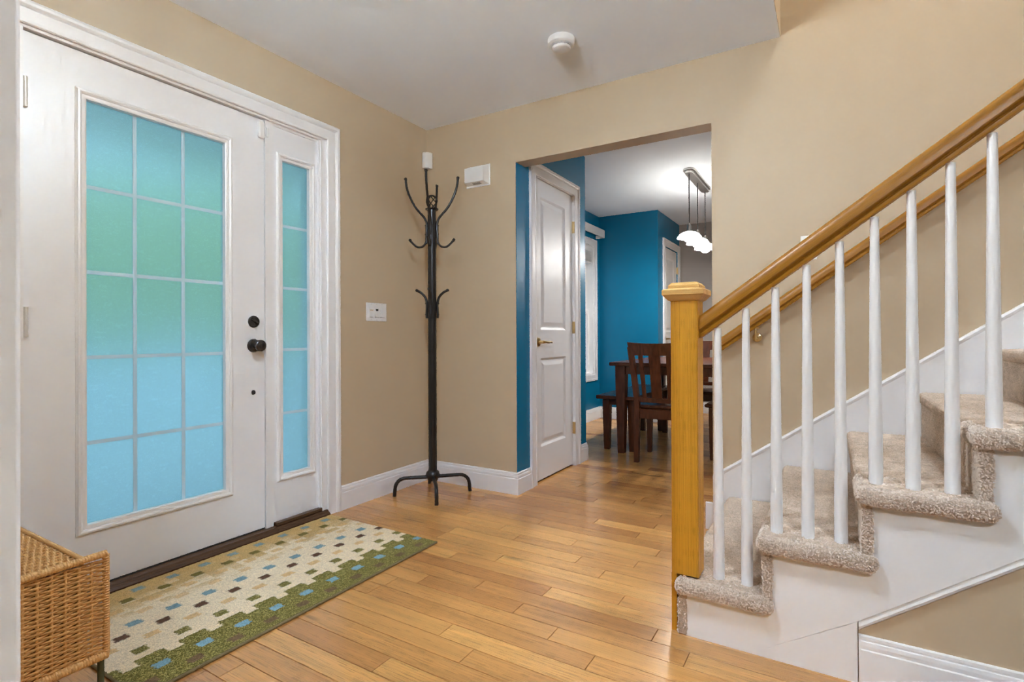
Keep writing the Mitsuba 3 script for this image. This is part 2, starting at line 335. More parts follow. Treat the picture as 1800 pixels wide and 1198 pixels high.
# ------------------------------------------------------------------ front door
XF = -0.02
fd = thing('door_1', 'white front door with a large frosted glass light of fifteen panes', 'front door', kind='structure')
slab = sbox(-2.159, 0.042, -1.232, 2.086).difference(sbox(-1.985, 0.268, -1.42, 1.925))
obj('slab', extrude(slab, 'x', XF - .045, XF), 'door_paint', fd)
LF = [(-.011, -.03), (-.011, .002), (-.006, .004), (.004, .005), (.006, .009), (.012, .012), (.018, .011), (.021, .006), (.025, .003), (.025, 0), (.0, 0), (.0, -.03)]
def lite(y0, y1, z0, z1, parent, X=XF, prof=LF, mat='trim_paint', name='glass_frame'):
    path = [(X, y0, z0), (X, y0, z1), (X, y1, z1), (X, y1, z0)]
    m = sweep(path, (1, 0, 0), prof, True)
    if m.bounds[1][1] < y1 + 0.012: m = sweep(path[::-1], (1, 0, 0), prof, True)
    return obj(name, m, mat, parent, label='raised white moulding around the glass')
def pane(y0, y1, z0, z1, X, parent, mat='frosted_glass', lab=None):
    v = [(X, y0, z0), (X, y1, z0), (X, y1, z1), (X, y0, z1)]
    return obj('glass_pane', (np.array(v), np.array([[0, 1, 2], [0, 2, 3]])), mat, parent, label=lab)
lite(-1.984, -1.421, 0.270, 1.922, fd)
GX = XF - .020
vb, hb, bw = [-1.800, -1.610], [0.590, 0.921, 1.251, 1.581], 0.0075
ys, zs = [-1.985] + vb + [-1.42], [0.268] + hb + [1.925]
for i in range(3):
    for j in range(5):
        pane(ys[i] + (bw if i else 0), ys[i + 1] - (bw if i < 2 else 0), zs[j] + (bw if j else 0), zs[j + 1] - (bw if j < 4 else 0), GX, fd)
for y in vb: obj('grille_bar', bx(GX - .003, GX + .001, y - bw, y + bw, 0.268, 1.925), 'grille', fd, label='slim white vertical grille bar')
for z in hb:
    for i in range(3):
        obj('grille_bar', bx(GX - .003, GX + .001, ys[i] + (bw if i else 0), ys[i + 1] - (bw if i < 2 else 0), z - bw, z + bw), 'grille', fd, label='slim white horizontal grille bar')
obj('bottom_sweep', bx(XF - .043, XF - .002, -2.159, -1.232, 0.034, 0.042), 'dark_plastic', fd, label='dark rubber strip under the door')
for zc in (0.22, 1.053, 1.868):
    parts = [lathe([(0, -.0105 + 0), (.0075, -.0105), (.0075, .0105), (0, .0105)], (XF + .0085, -2.1545, zc + (i - 2) * .0215), sides=14) for i in range(5)]
    h = obj('hinge', cat(parts + [bx(XF - .02, XF + .001, -2.1600, -2.1585, zc - .052, zc + .052)]), 'painted_hinge', fd, smooth=30, label='five knuckle hinge with worn white paint')
# deadbolt, knob, plug
dbk = obj('deadbolt', lathe([(0, 0), (.029, 0), (.029, .006), (.025, .011), (.010, .013), (0, .013)], (XF, -1.290, 1.073), 'x'), 'bronze', fd, smooth=35, label='round dark bronze deadbolt with thumb turn')
tt = bx(-.004, .004, -.005, .005, -.020, .020, .0025); tt.apply_transform(trimesh.transformations.rotation_matrix(math.radians(58), (1, 0, 0))); tt.apply_translation((XF + .018, -1.290, 1.073))
obj('thumb_turn', tt, 'bronze', dbk)
kb = obj('knob', lathe([(0, .036), (.010, .036), (.014, .040), (.024, .046), (.0285, .054), (.028, .062), (.022, .068), (.0, .070)], (XF, -1.290, 0.955), 'x'), 'bronze', fd, smooth=40, label='round dark bronze door knob')
obj('rose', lathe([(0, 0), (.033, 0), (.033, .004), (.028, .010), (.013, .014), (.011, .036), (0, .036)], (XF, -1.290, 0.955), 'x'), 'bronze', kb, smooth=35)
obj('plug', lathe([(0, 0), (.0115, 0), (.0105, .003), (0, .0035)], (XF, -1.291, 0.724), 'x'), 'dark_plastic', fd, smooth=35, label='small round black plug')

# frame: jambs, head, mullion post
fj = [bx(-.16, -.001, -2.199, -2.163, 0.0, 2.112), bx(-.16, -.001, -2.163, -.865, 2.0905, 2.112), bx(-.16, -.001, -.897, -.863, 0.0, 2.0905), bx(-.16, -.008, -.905, -.897, 0.036, 2.0905)]
post = [bx(-.10, -.014, -1.2275, -1.186, 0.030, 2.0905), bx(-.10, -.018, -1.186, -1.1785, 0.052, 2.0905, .001), bx(-.10, -.020, -1.186, -.905, 2.078, 2.0905)]
struct('trim_5', cat(fj + post), 'trim_paint', 'white door frame with the post between front door and sidelight', 'door frame')
sl = thing('window_1', 'narrow white sidelight panel with five stacked frosted panes beside the front door', 'sidelight', kind='structure')
obj('panel', extrude(sbox(-1.1785, 0.044, -.905, 2.078).difference(sbox(-1.137, 0.272, -.948, 1.927)), 'x', XF - .045, XF - .004), 'door_paint', sl)
lite(-1.136, -.949, 0.274, 1.926, sl, X=XF - .004)
zz = [0.272] + [0.597, 0.930, 1.254, 1.580] + [1.927]
for j in range(5): pane(-1.137, -.948, zz[j] + (bw if j else 0), zz[j + 1] - (bw if j < 4 else 0), GX - .004, sl)
for z in zz[1:-1]: obj('grille_bar', bx(GX - .007, GX - .003, -1.137, -.948, z - bw, z + bw), 'grille', sl, label='slim white horizontal grille bar')
thr = Polygon([(-.16, -.012), (.026, -.012), (.026, .012), (.018, .020), (.014, .021), (.008, .031), (-.012, .034), (-.16, .034)])
tm = trimesh.creation.extrude_polygon(thr, 1.30, engine='earcut'); v = tm.vertices; tm = fixed(trimesh.Trimesh(np.c_[v[:, 0], v[:, 2] - 2.163, v[:, 1]], tm.faces, process=False))
th = struct('trim_6', tm, 'threshold_wood', 'dark stained wooden threshold under the front door', 'threshold')
obj('sill_block', bx(-.05, .004, -1.178, -.899, .0345, .050, .002), 'threshold_wood', th)
# contact sensor
ds = thing('door_sensor', 'small white alarm contact at the top corner of the front door', 'door sensor')
obj('body', bx(XF, XF + .022, -1.270, -1.238, 1.990, 2.072, .005), 'white_plastic', ds, smooth=40)
obj('magnet', bx(-.0135, -.002, -1.2255, -1.214, 2.003, 2.052, .003), 'white_plastic', ds, smooth=40)

# ------------------------------------------------------------------ interior doors
def panel_door(name, X, y0, y1, ztop, label, hand):
    """two panel door in a wall x = X facing +x"""
    d = thing(name, label, 'door', kind='structure')
    xf = X - .012; w = y1 - y0
    pz = [(0.235, 0.845), (1.04, ztop - .118)]
    py = (y0 + w * .155, y1 - w * .205)
    s = sbox(y0 + .005, .012, y1 - .005, ztop - .005)
    for a, b in pz: s = s.difference(sbox(py[0], a, py[1], b))
    obj('slab', extrude(s, 'x', xf - .035, xf), 'trim_paint', d)
    for a, b in pz:
        rings = [(0, 0), (.004, -.002), (.016, -.011), (.020, -.011), (.026, -.011), (.052, -.003), (.056, -.003)]
        V, F = [], []
        for o, h in rings: V += [(xf + h, py[0] + o, a + o), (xf + h, py[1] - o, a + o), (xf + h, py[1] - o, b - o), (xf + h, py[0] + o, b - o)]
        for r in range(len(rings) - 1):
            for i in range(4):
                j = (i + 1) % 4
                F += [[r * 4 + i, r * 4 + j, r * 4 + 4 + j], [r * 4 + i, r * 4 + 4 + j, r * 4 + 4 + i]]
        e = (len(rings) - 1) * 4; F += [[e, e + 1, e + 2], [e, e + 2, e + 3]]
        obj('panel', (np.array(V), np.array(F)), 'trim_paint', d)
    for zc in (0.29, 1.06, 1.83):
        obj('hinge', cat([lathe([(0, -.045), (.006, -.045), (.006, .045), (0, .045)], (X + .004, y1 + .003, zc), sides=12), bx(xf - .002, X + .003, y1 - .003, y1 + .004, zc - .045, zc + .045)]), 'brass', d, smooth=30, label='shiny brass hinge')
    kx, ky = xf, y0 + .056
    lv = obj('lever', cat([tube(spline([(kx + .045, ky, .955), (kx + .052, ky + .012, .956), (kx + .053, ky + .05, .952), (kx + .052, ky + .085, .955), (kx + .05, ky + .108, .951)], 16), np.linspace(.009, .006, 16)), lathe([(0, .008), (.011, .008), (.010, .045), (0, .048)], (kx, ky, .955), 'x', 16)]), 'brass', d, smooth=40, label='curved brass lever handle')
    obj('rose', lathe([(0, 0), (.032, 0), (.030, .006), (.018, .010), (0, .011)], (kx, ky, .955), 'x', 24), 'brass', lv, smooth=40)
    return d
panel_door('door_2', 0.7255, 0.25, 0.866, 2.073, 'white two-panel closet door with a brass lever in the teal opening', 1)
struct('trim_7', cat([bx(.60, .7262, .8635, .8665, 0, 2.075), bx(.60, .7262, .2495, .2525, 0, 2.075), bx(.60, .7262, .2525, .8635, 2.0715, 2.0755)]), 'trim_paint', 'white jamb lining of the closet door', 'door frame')
panel_door('door_3', 0.72, 3.48, 4.10, 2.066, 'white panel door far off in the dining room, right of the teal wall', 1)

# ------------------------------------------------------------------ dining window
w2 = thing('window_2', 'white framed dining room window left of the teal wall', 'window', kind='structure')
WC = [(0, 0), (0, .012), (.012, .014), (.05, .014), (.056, .018), (.075, .018), (.075, 0)]
def winframe(y0, y1, z0, z1, X, prof, name, lab=None):
    path = [(X, y0, z0), (X, y0, z1), (X, y1, z1), (X, y1, z0)]
    m = sweep(path, (1, 0, 0), prof, True)
    if m.bounds[1][1] < y1 + 0.012: m = sweep(path[::-1], (1, 0, 0), prof, True)
    return obj(name, m, 'trim_paint', w2)
winframe(2.27, 3.02, .54, 2.06, .004, WC, 'casing')
obj('jamb_lining', extrude(sbox(2.2705, .5405, 3.0195, 2.0595).difference(sbox(2.285, .556, 3.005, 2.045)), 'x', -.159, .004), 'trim_paint', w2)
for z0, z1, xx in ((.556, 1.30, -.085), (1.30, 2.045, -.12)):
    obj('sash', extrude(sbox(2.285, z0, 3.005, z1).difference(sbox(2.328, z0 + .045, 2.962, z1 - .045)), 'x', xx, xx + .032), 'trim_paint', w2)
    pane(2.328, 2.962, z0 + .045, z1 - .045, xx + .016, w2, 'clear_glass')
bl = thing('window_blind', 'white raised window blind in the dining room under its pale valance', 'blind')
for i in range(9): obj('slat', bx(-.058, -.008, 2.29, 3.0, 1.872 + i * .012, 1.876 + i * .012), 'trim_paint', bl)
obj('head_rail', bx(-.062, -.004, 2.29, 3.0, 1.99, 2.042), 'trim_paint', bl)
obj('bottom_rail', bx(-.060, -.006, 2.29, 3.0, 1.85, 1.868, .003), 'trim_paint', bl)
va = thing('window_valance', 'pale box valance mounted above the dining window', 'valance')
obj('board', bx(.068, .082, 2.05, 3.185, 2.175, 2.268, .002), 'white_plastic', va)
obj('return', bx(.004, .067, 3.172, 3.185, 2.175, 2.268, .001), 'white_plastic', va)
obj('bracket', bx(.019, .066, 3.05, 3.07, 2.15, 2.19, .001), 'white_plastic', va)

# ------------------------------------------------------------------ staircase
RUN, RISE, X1 = 0.2565, 0.187, 1.996
NS = 8
st = thing('staircase', 'staircase with thick beige carpet, white stringer and white wall skirting', 'staircase')
tz = [0.19 + RISE * i for i in range(NS)]; rx = [X1 + RUN * i for i in range(NS + 1)]
YS = -1.057
def soft(bars, length, amp, seed, iters=1):
    M = m3.Manifold()
    for b in bars: M = M + b
    M = M.refine_to_length(length)
    me = M.to_mesh(); m = trimesh.Trimesh(np.array(me.vert_properties[:, :3], float), np.array(me.tri_verts), process=True)
    n = m.vertex_normals
    v = m.vertices
    d = meshkit.noise(v * 170, seed) * 0.6 + meshkit.noise(v * 330, seed + 3) * 0.4
    lump = meshkit.noise(v * 14, seed + 5) - 0.5
    m.vertices = v + n * ((d - 0.5) * amp * 2 + lump * 0.004)[:, None]
    return m
def rbox(x0, x1, y0, y1, z0, z1, r, seg=12):
    s = []
    for x in (x0 + r, x1 - r):
        for y in (y0 + r, y1 - r):
            for z in (z0 + r, z1 - r): s.append(m3.Manifold.sphere(r, seg).translate((x, y, z)))
    return m3.Manifold.batch_hull(s)
for i in range(NS):
    z, x = tz[i], rx[i]; zb = tz[i - 1] - .02 if i else 0.0
    fine = .0042 if i < 4 else .02
    inner = -.020
    if i == 0:
        # notch for the newel post behind the nosing
        tread = rbox(x - .024, rx[1] + .012, YS - .036, inner, z - .048, z, .020) - m3.Manifold.cube((.2, .096, .2)).translate((1.843, -1.0462, z - .15))
        ris = rbox(x - .020, x + .012, YS - .003, YS + .012, 0.0, z - .02, .0055, 8) + rbox(x - .016, x + .012, -.952, inner, 0, z - .02, .0055, 8)
    else:
        tread = rbox(x - .030, rx[i + 1] + .020, YS - .036, inner, z - .048, z, .020)
        ris = rbox(x - .016, x + .010, YS - .012, inner, zb, z - .02, .0055, 8)
    sm = soft([tread, ris], fine, .0030, i)
    stp_key = obj('carpeted_step', sm, 'carpet', st, smooth=True)
    if i < 4:
        c, nrm = sm.triangles_center, sm.face_normals
        ok = np.nonzero(((c[:, 1] < YS - .004) | ((nrm[:, 0] < -.3) & (c[:, 1] < -.9))) & (nrm[:, 2] > -.95))[0]
        prb = sm.area_faces[ok]; n = int(prb.sum() / (.0046 ** 2))
        pick = ok[np.random.default_rng(40 + i).choice(len(ok), n, p=prb / prb.sum())]
        r = np.random.default_rng(60 + i); q0 = c[pick] - nrm[pick] * .001; d = nrm[pick] + r.normal(size=(n, 3)) * .38 + np.array([0, 0, -.12]); d /= np.linalg.norm(d, axis=1, keepdims=True)
        a = np.cross(d, [.31, .53, .79]); a /= np.linalg.norm(a, axis=1, keepdims=True); b = np.cross(d, a); L = r.uniform(.0035, .0065, (n, 1)); w = .0022
        V = np.stack([q0 + a * w, q0 - a * w * .5 + b * w * .87, q0 - a * w * .5 - b * w * .87, q0 + d * L * .7 + a * w * .9, q0 + d * L * .7 - a * w * .45 + b * w * .8, q0 + d * L * .7 - a * w * .45 - b * w * .8, q0 + d * L], 1).reshape(-1, 3)
        f = np.array([[0, 1, 4], [0, 4, 3], [1, 2, 5], [1, 5, 4], [2, 0, 3], [2, 3, 5], [3, 4, 6], [4, 5, 6], [5, 3, 6]])
        k = obj('pile_tufts', trimesh.Trimesh(V, (f[None] + (np.arange(n) * 7)[:, None, None]).reshape(-1, 3), process=False), 'carpet_fibre', stp_key)
        labels[k] = {'label': 'shaggy carpet tufts on the nosing', 'kind': 'stuff'}
top_i = NS
poly = [(X1, 0.0), (2.482, 0.0), (2.482, .177)]
sl_ = .729
xe = rx[NS]
poly += [(xe, .177 + sl_ * (xe - 2.482))]
for i in range(NS - 1, -1, -1):
    poly += [(rx[i + 1] - .0005, tz[i] - .024), (rx[i] + (.002 if i else .002), tz[i] - .024)]
    if i: poly[-1:] = [(rx[i] + .002, tz[i] - .024)]
pg = Polygon(poly).buffer(0)
crack = Polygon([(2.25, .0335), (2.4825, .1775), (2.4825, .1765), (2.25, .0332)])
obj('stringer', extrude(pg.difference(crack), 'y', YS, -1.036), 'trim_paint', st, label='white sawtooth stringer board along the open side')
qr = [(0, 0), (.008, 0), (.011, -.006), (.014, -.014), (.011, -.022), (.004, -.027), (0, -.027)]
def slope_mould(x0, x1, zf, y, prof, proud=-1):
    V, F = [], []; k = len(prof)
    for x in (x0, x1): V += [(x, y + proud * a, zf(x) + b) for a, b in prof]
    for q in range(k):
        r = (q + 1) % k; F += [[q, k + q, k + r], [q, k + r, r]]
    F += [[0, i, i + 1] for i in range(1, k - 1)] + [[k, k + i + 1, k + i] for i in range(1, k - 1)]
    m = trimesh.Trimesh(np.array(V), np.array(F), process=False); trimesh.repair.fix_normals(m); return m
obj('stringer_moulding', slope_mould(2.484, xe, lambda x: .1755 + sl_ * (x - 2.484), -1.0425, qr), 'trim_paint', st, smooth=30)
sk = lambda x: .327 + .712 * (x - 1.962)
spoly = Polygon([(1.900, .0), (1.900, sk(1.900) - .012), (xe, sk(xe) - .012), (xe, sk(xe) - .75), (2.02, .0)])
obj('skirt_board', extrude(spoly, 'y', -.0185, -.0005), 'trim_paint', st, label='white sloping skirt board on the wall side')
obj('skirt_cap', slope_mould(1.900, xe, lambda x: sk(x), -.0005, [(0, 0), (.012, 0), (.020, -.004), (.024, -.010), (.022, -.020), (.019, -.024), (0, -.024)]), 'trim_paint', st, smooth=30)
obj('skirt_plinth', bx(1.862, 1.8995, -.0155, -.0005, 0, .139, .002), 'trim_paint', st)
wl = Polygon([(2.484, 0), (5.0, 0), (5.0, .177 + sl_ * (5 - 2.482)), (2.484, .176)])
struct('wall_stair', extrude(Polygon([(2.484, 0), (4.9, 0), (4.9, .17 + sl_ * (4.9 - 2.484)), (2.484, .17)]), 'y', -1.042, -.95), 'wall_paint', 'beige triangular wall under the slanted stringer', 'wall')

# newel post
nw = thing('newel_post', 'square oak newel post with a stepped cap at the foot of the stairs', 'newel post')
NX, NY, NW = 1.9975, -1.0005, .0445
low = extrude(Polygon([(NX - NW, NY - NW), (1.9705, NY - NW), (1.9705, NY + NW), (NX - NW, NY + NW)]), 'z', 0, .1935)
upc = .004
sq = Polygon([(NX - NW + upc, NY - NW), (NX + NW - upc, NY - NW), (NX + NW, NY - NW + upc), (NX + NW, NY + NW - upc), (NX + NW - upc, NY + NW), (NX - NW + upc, NY + NW), (NX - NW, NY + NW - upc), (NX - NW, NY - NW + upc)])
obj('shaft', cat([extrude(sq, 'z', .1935, 1.113), low]), 'oak_post', nw)
def frust(hs):
    V, F = [], []
    for h, z in hs: V += [(NX - h, NY - h, z), (NX + h, NY - h, z), (NX + h, NY + h, z), (NX - h, NY + h, z)]
    for r in range(len(hs) - 1):
        for i in range(4):
            j = (i + 1) % 4; F += [[r * 4 + i, r * 4 + j, r * 4 + 4 + j], [r * 4 + i, r * 4 + 4 + j, r * 4 + 4 + i]]
    e = (len(hs) - 1) * 4; F += [[e, e + 1, e + 2], [e, e + 2, e + 3], [0, 2, 1], [0, 3, 2]]
    return trimesh.Trimesh(np.array(V), np.array(F), process=False)
obj('cap', frust([(.0448, 1.1132), (.050, 1.115), (.056, 1.121), (.064, 1.131), (.0675, 1.134), (.0675, 1.149), (.064, 1.153), (.052, 1.1545), (.0505, 1.156), (.0505, 1.166), (.041, 1.176), (0.001, 1.178)]), 'oak_cap', nw)

# handrail and balusters
HS = .735
hz = lambda x: 1.3075 + HS * (x - 2.478)
half = [(0, 0), (.019, 0), (.0205, .003), (.021, .011), (.0175, .0145), (.018, .0165), (.0275, .0195), (.0305, .023), (.031, .034), (.0295, .046), (.024, .055), (.014, .0605), (0, .0625)]
hp = [(a, b) for a, b in half] + [(-a, b) for a, b in half[-2:0:-1]]
hr = thing('handrail', 'moulded oak handrail rising from the newel post above the balusters', 'handrail')
ln = np.array([1, 0, HS]); ln = ln / np.linalg.norm(ln); NN = np.array([-ln[2], 0, ln[0]])
def rail(x0, x1, zf, y, prof, plumb=True):
    k = len(prof); V, F = [], []
    for x in (x0, x1):
        for a, b in prof:
            if plumb: V.append((x, y + a, zf(x) + b * math.hypot(1, HS)))
            else: q = np.array([x, y, zf(x)]) + np.array([0, a, 0]) + NN * b; V.append(q)
    for q in range(k):
        r = (q + 1) % k; F += [[q, k + q, k + r], [q, k + r, r]]
    vv, ff = trimesh.creation.triangulate_polygon(Polygon(prof), engine='earcut')
    P = np.array(prof); idx = [int(np.argmin(((P - p) ** 2).sum(1))) for p in vv]
    for f in ff:
        a, b, c = (idx[t] for t in f); F += [[a, b, c], [k + c, k + b, k + a]]
    m = trimesh.Trimesh(np.array(V), np.array(F), process=False); trimesh.repair.fix_normals(m); return fixed(m)
obj('rail', rail(NX + NW + .0005, 4.0, hz, -1.0, hp), 'oak_rail', hr, smooth=35)
ordn = ['bottom', 'second', 'third', 'fourth']
for i in range(11):
    x = 2.0975 + .0866 * i
    stp = 0 if i < 2 else 1 + (i - 2) // 3
    zb, zt = tz[stp] - .004, hz(x) - HS * .010
    prof = [(0, zb), (.0178, zb)] + [(.0178 - (.0178 - .0112) * max(0, (t - .12) / .88) ** .9, zb + (zt - zb) * t) for t in np.linspace(.02, 1, 22)] + [(0, zt)]
    which = (['left', 'right'][i] + ' of the two balusters on the bottom carpeted step') if i < 2 else ['left', 'middle', 'right'][(i - 2) % 3] + f' of the balusters on the {ordn[stp]} carpeted step'
    tag(obj('baluster', lathe(prof, (x, -1.0, 0), sides=24), 'trim_paint', smooth=40), 'white tapered round baluster, ' + which, 'baluster', 'white balusters under the oak handrail')
# wall rail
wr = thing('wall_handrail', 'slimmer oak handrail fixed to the beige stair wall with brass brackets', 'handrail')
wz = lambda x: 1.318 + .72 * (x - 2.507)
wp = [(a * .8, b * .88) for a, b in hp]
obj('rail', rail(1.934, 4.0, wz, -.066, wp), 'oak_rail', wr, smooth=35)
for x in (2.108, 3.3):
    z = wz(x)
    br = obj('bracket', cat([tube(spline([(x, -.066, z + .001), (x, -.068, z - .022), (x, -.055, z - .05), (x, -.02, z - .052), (x, -.003, z - .045)], 18), .0058), bx(x - .016, x + .016, -.078, -.054, z - .003, z + .004, .001)]), 'brass', wr, smooth=40, label='curved brass rail bracket')
    obj('rosette', lathe([(0, 0), (.022, 0), (.020, .004), (.008, .007), (0, .0075)], (x, -.0005, z - .045), '-y', 20), 'brass', br, smooth=40)

# ------------------------------------------------------------------ coat rack
cr = thing('coat_rack', 'tall black metal coat rack standing in the corner', 'coat rack')
CX, CY = .252, -.252
obj('pole', cat([lathe([(0, .13), (.0262, .13), (.0262, 1.248), (.0245, 1.2485), (.0245, 1.2505), (.0262, 1.251), (.0262, 1.80), (0, 1.80)], (CX, CY, 0), sides=28)]), 'black_metal', cr, smooth=40)
obj('hub', lathe([(0, .085), (.030, .085), (.034, .098), (.042, .108), (.045, .122), (.040, .136), (.029, .148), (.0266, .150), (0, .150)], (CX, CY, 0), sides=28), 'black_metal', cr, smooth=40)
obj('top_plate', lathe([(0, 1.800), (.040, 1.800), (.042, 1.803), (.040, 1.807), (.012, 1.812), (0, 1.813)], (CX, CY, 0), sides=28), 'black_metal', cr, smooth=40)
cage = []
for k in range(6):
    a0 = k * PI / 3
    cage.append(tube([(CX + math.sin(t) * .036 * math.cos(a0 + t * .9) + .0, CY + math.sin(t) * .036 * math.sin(a0 + t * .9), 1.852 - .040 * math.cos(t)) for t in np.linspace(.06, PI - .06, 18)], .0032, 7))
obj('cage_finial', cat(cage), 'black_metal', cr, smooth=40, label='small twisted wire cage on top')
for dx, dy in ((-.7071, -.7071), (.7071, -.7071), (.7071, .7071), (-.7071, .7071)):
    P = lambda r, z: (CX + dx * r, CY + dy * r, z)
    ca, sa = math.cos(math.radians(-17)), math.sin(math.radians(-17)); ex, ey = dx * ca - dy * sa, dx * sa + dy * ca
    lg = [P(.02, .108), P(.10, .109)] + [P(.172 + .062 * math.sin(t), .109 - .062 * (1 - math.cos(t))) for t in np.linspace(0, PI / 2, 9)] + [P(.2365, .02), P(.238, .0)]
    leg = obj('leg', tube(lg, .011, 12), 'black_metal', cr, smooth=50)
    P = lambda r, z: (CX + ex * r, CY + ey * r, z)
    up = spline([P(.0335, 1.585), P(.0335, 1.65), P(.0335, 1.715), P(.041, 1.738), P(.086, 1.793), P(.130, 1.862), P(.157, 1.93), P(.167, 1.995)], 30)
    obj('coat_arm', cat([tube(up, .0072, 10), ball(P(.168, 1.999), .0098)]), 'black_metal', cr, smooth=50)
    lo = spline([P(.034, 1.70), P(.0342, 1.645), P(.037, 1.60), P(.052, 1.573), P(.083, 1.562), P(.112, 1.577), P(.138, 1.603)], 24)
    obj('coat_hook', cat([tube(lo, .0066, 10), ball(P(.140, 1.608), .0094)] + [ball(P(.042, z), .0045, 1) for z in (1.70, 1.645)]), 'black_metal', cr, smooth=50)
    ch = spline([P(.034, 1.112), P(.034, 1.16), P(.0345, 1.215), P(.048, 1.250), P(.072, 1.274), P(.097, 1.288)], 22)
    obj('low_hook', cat([tube(ch, .0078, 10), ball(P(.099, 1.289), .0092)] + [ball(P(.042, z), .0045, 1) for z in (1.135, 1.205)]), 'black_metal', cr, smooth=50)

# ------------------------------------------------------------------ rug
gx, gy = np.linspace(RX0, RX1 - .004, 190), np.linspace(RY0 + .003, RY1 - .003, 320)
X, Y = np.meshgrid(gx, gy, indexing='ij')
Z = .0085 + .0022 * meshkit.noise(np.stack([X * 190, Y * 110, X * 0], -1)) + .001 * meshkit.noise(np.stack([X * 9, Y * 9, X * 0], -1))
V = np.stack([X, Y, Z], -1).reshape(-1, 3); i, j = np.meshgrid(np.arange(189), np.arange(319), indexing='ij'); q = i * 320 + j
F = np.stack([q, q + 320, q + 321, q + 1], -1).reshape(-1, 4)
rg = thing('rug', 'beige and olive rug with small coloured squares in front of the door', 'rug')
obj('pile', (V, F), 'rug_pile', rg, smooth=True)
obj('backing', bx(RX0, RX1 - .003, RY0 + .002, RY1 - .002, .0004, .0075), 'rug_binding', rg)
obj('binding', cat([tube([(RX1 - .003, RY0, .0055), (RX1 - .003, RY1, .0055)], .0052, 10), tube([(RX0, RY0 + .002, .0055), (RX1, RY0 + .002, .0055)], .0052, 10)]), 'rug_binding', rg, smooth=40, label='brown woven edge binding')

# ------------------------------------------------------------------ wicker basket
bk = thing('wicker_basket', 'honey coloured wicker chest with lid, cut off by the doorway jamb at lower left', 'basket')
BX0, BX1, BY0, BY1, BZ0, BZ1 = .16, .775, -2.62, -2.222, .152, .418
BYE = BY1 - .044
obj('core', bx(BX0 + .012, BX1 - .010, BY0 + .012, BYE - .010, BZ0, BZ1 - .012), 'wicker_core', bk, label='dark inside seen between the strands')
def weave_side(u0, u1, z0, z1, place, pitch, stake, seed, r=.0031, amp=.0030):
    out, k, z = [], 0, z0
    n = max(8, int((u1 - u0) / stake) * 6)
    while z < z1:
        u = np.linspace(u0, u1, n)
        w = amp * np.cos(u / stake * PI + (PI if k % 2 else 0)); wob = .0005 * np.sin(u * 40 + k * 1.7 + seed)
        out.append(tube([place(a, z + c, b) for a, b, c in zip(u, w, wob)], r, 5)); z += pitch; k += 1
    return cat(out)
bulge = lambda z: .010 * math.sin((z - BZ0) / (BZ1 - BZ0) * PI)
kstuff = lambda key: labels.setdefault(key, {'label': 'rows of thin woven willow strands'}).update(kind='stuff')
kstuff(obj('woven_front', weave_side(BY0, BY1 - .004, BZ0 + .018, BZ1 - .002, lambda u, z, w: (BX1 + w, u, z), .0056, .0275, 0), 'wicker', bk, smooth=50))
kstuff(obj('woven_end', weave_side(BX0, BX1 - .004, BZ0 + .018, BZ1 - .003, lambda u, z, w: (u, BYE + w, z), .0056, .0275, 3), 'wicker', bk, smooth=50))
kstuff(obj('woven_lid', weave_side(BX0, BX1 - .012, BY0 + .008, BYE - .008, lambda u, z, w: (u, z, BZ1 + .002 + w), .0072, .022, 5, .0033, .0036), 'wicker', bk, smooth=50))
y = BY0 + .01
while y < BY1: obj('stake', tube([(BX1 - .001, y, BZ0 + .005), (BX1 + .001, y, BZ1 - .004)], .0040, 7), 'wicker', bk, smooth=40); y += .0275
x = BX0 + .011
while x < BX1 - .015: obj('lid_stake', tube([(x, BY0 + .006, BZ1 + .002), (x, BYE - .006, BZ1 + .002)], .0030, 6), 'wicker', bk, smooth=40); x += .022
def wrapped(p0, p1, r, name, mod=.13):
    p0, p1 = np.array(p0), np.array(p1); L = np.linalg.norm(p1 - p0); n = int(L / .0062)
    t = np.linspace(0, 1, n * 4 + 1)
    rr = r * (1 + mod * np.abs(np.sin(t * n * PI)))
    return obj(name, tube([p0 + (p1 - p0) * s for s in t], rr, 10), 'wicker', bk, smooth=50, label='rim bound with wrapped cane')
wrapped((BX1 + .002, BY0, BZ1), (BX1 + .002, BY1 + .002, BZ1 + .010), .0085, 'lid_rim')
wrapped((BX0, BYE, BZ1 + .003), (BX1 - .004, BYE, BZ1 + .005), .0060, 'lid_rim')
wrapped((BX1 + .002, BY0, BZ0 + .010), (BX1 + .002, BY1 + .004, BZ0 + .010), .0105, 'base_rim')
wrapped((BX0, BYE, BZ0 + .010), (BX1, BYE, BZ0 + .010), .0095, 'base_rim')
wrapped((BX1 + .002, BY1 + .001, BZ0 + .012), (BX1 + .001, BY1 + .001, BZ1 + .008), .0066, 'corner_post', .34)
for a, b in ((BX1 - .012, BY1 - .006), (BX1 - .018, BY0 + .02), (BX0 + .02, BYE - .14), (BX0 + .02, BY0 + .02)):
    obj('leg', lathe([(0, .0), (.0075, 0), (.0075, .155), (0, .155)], (a, b, 0), sides=14), 'green_metal', bk, smooth=40, label='thin dark green metal leg')

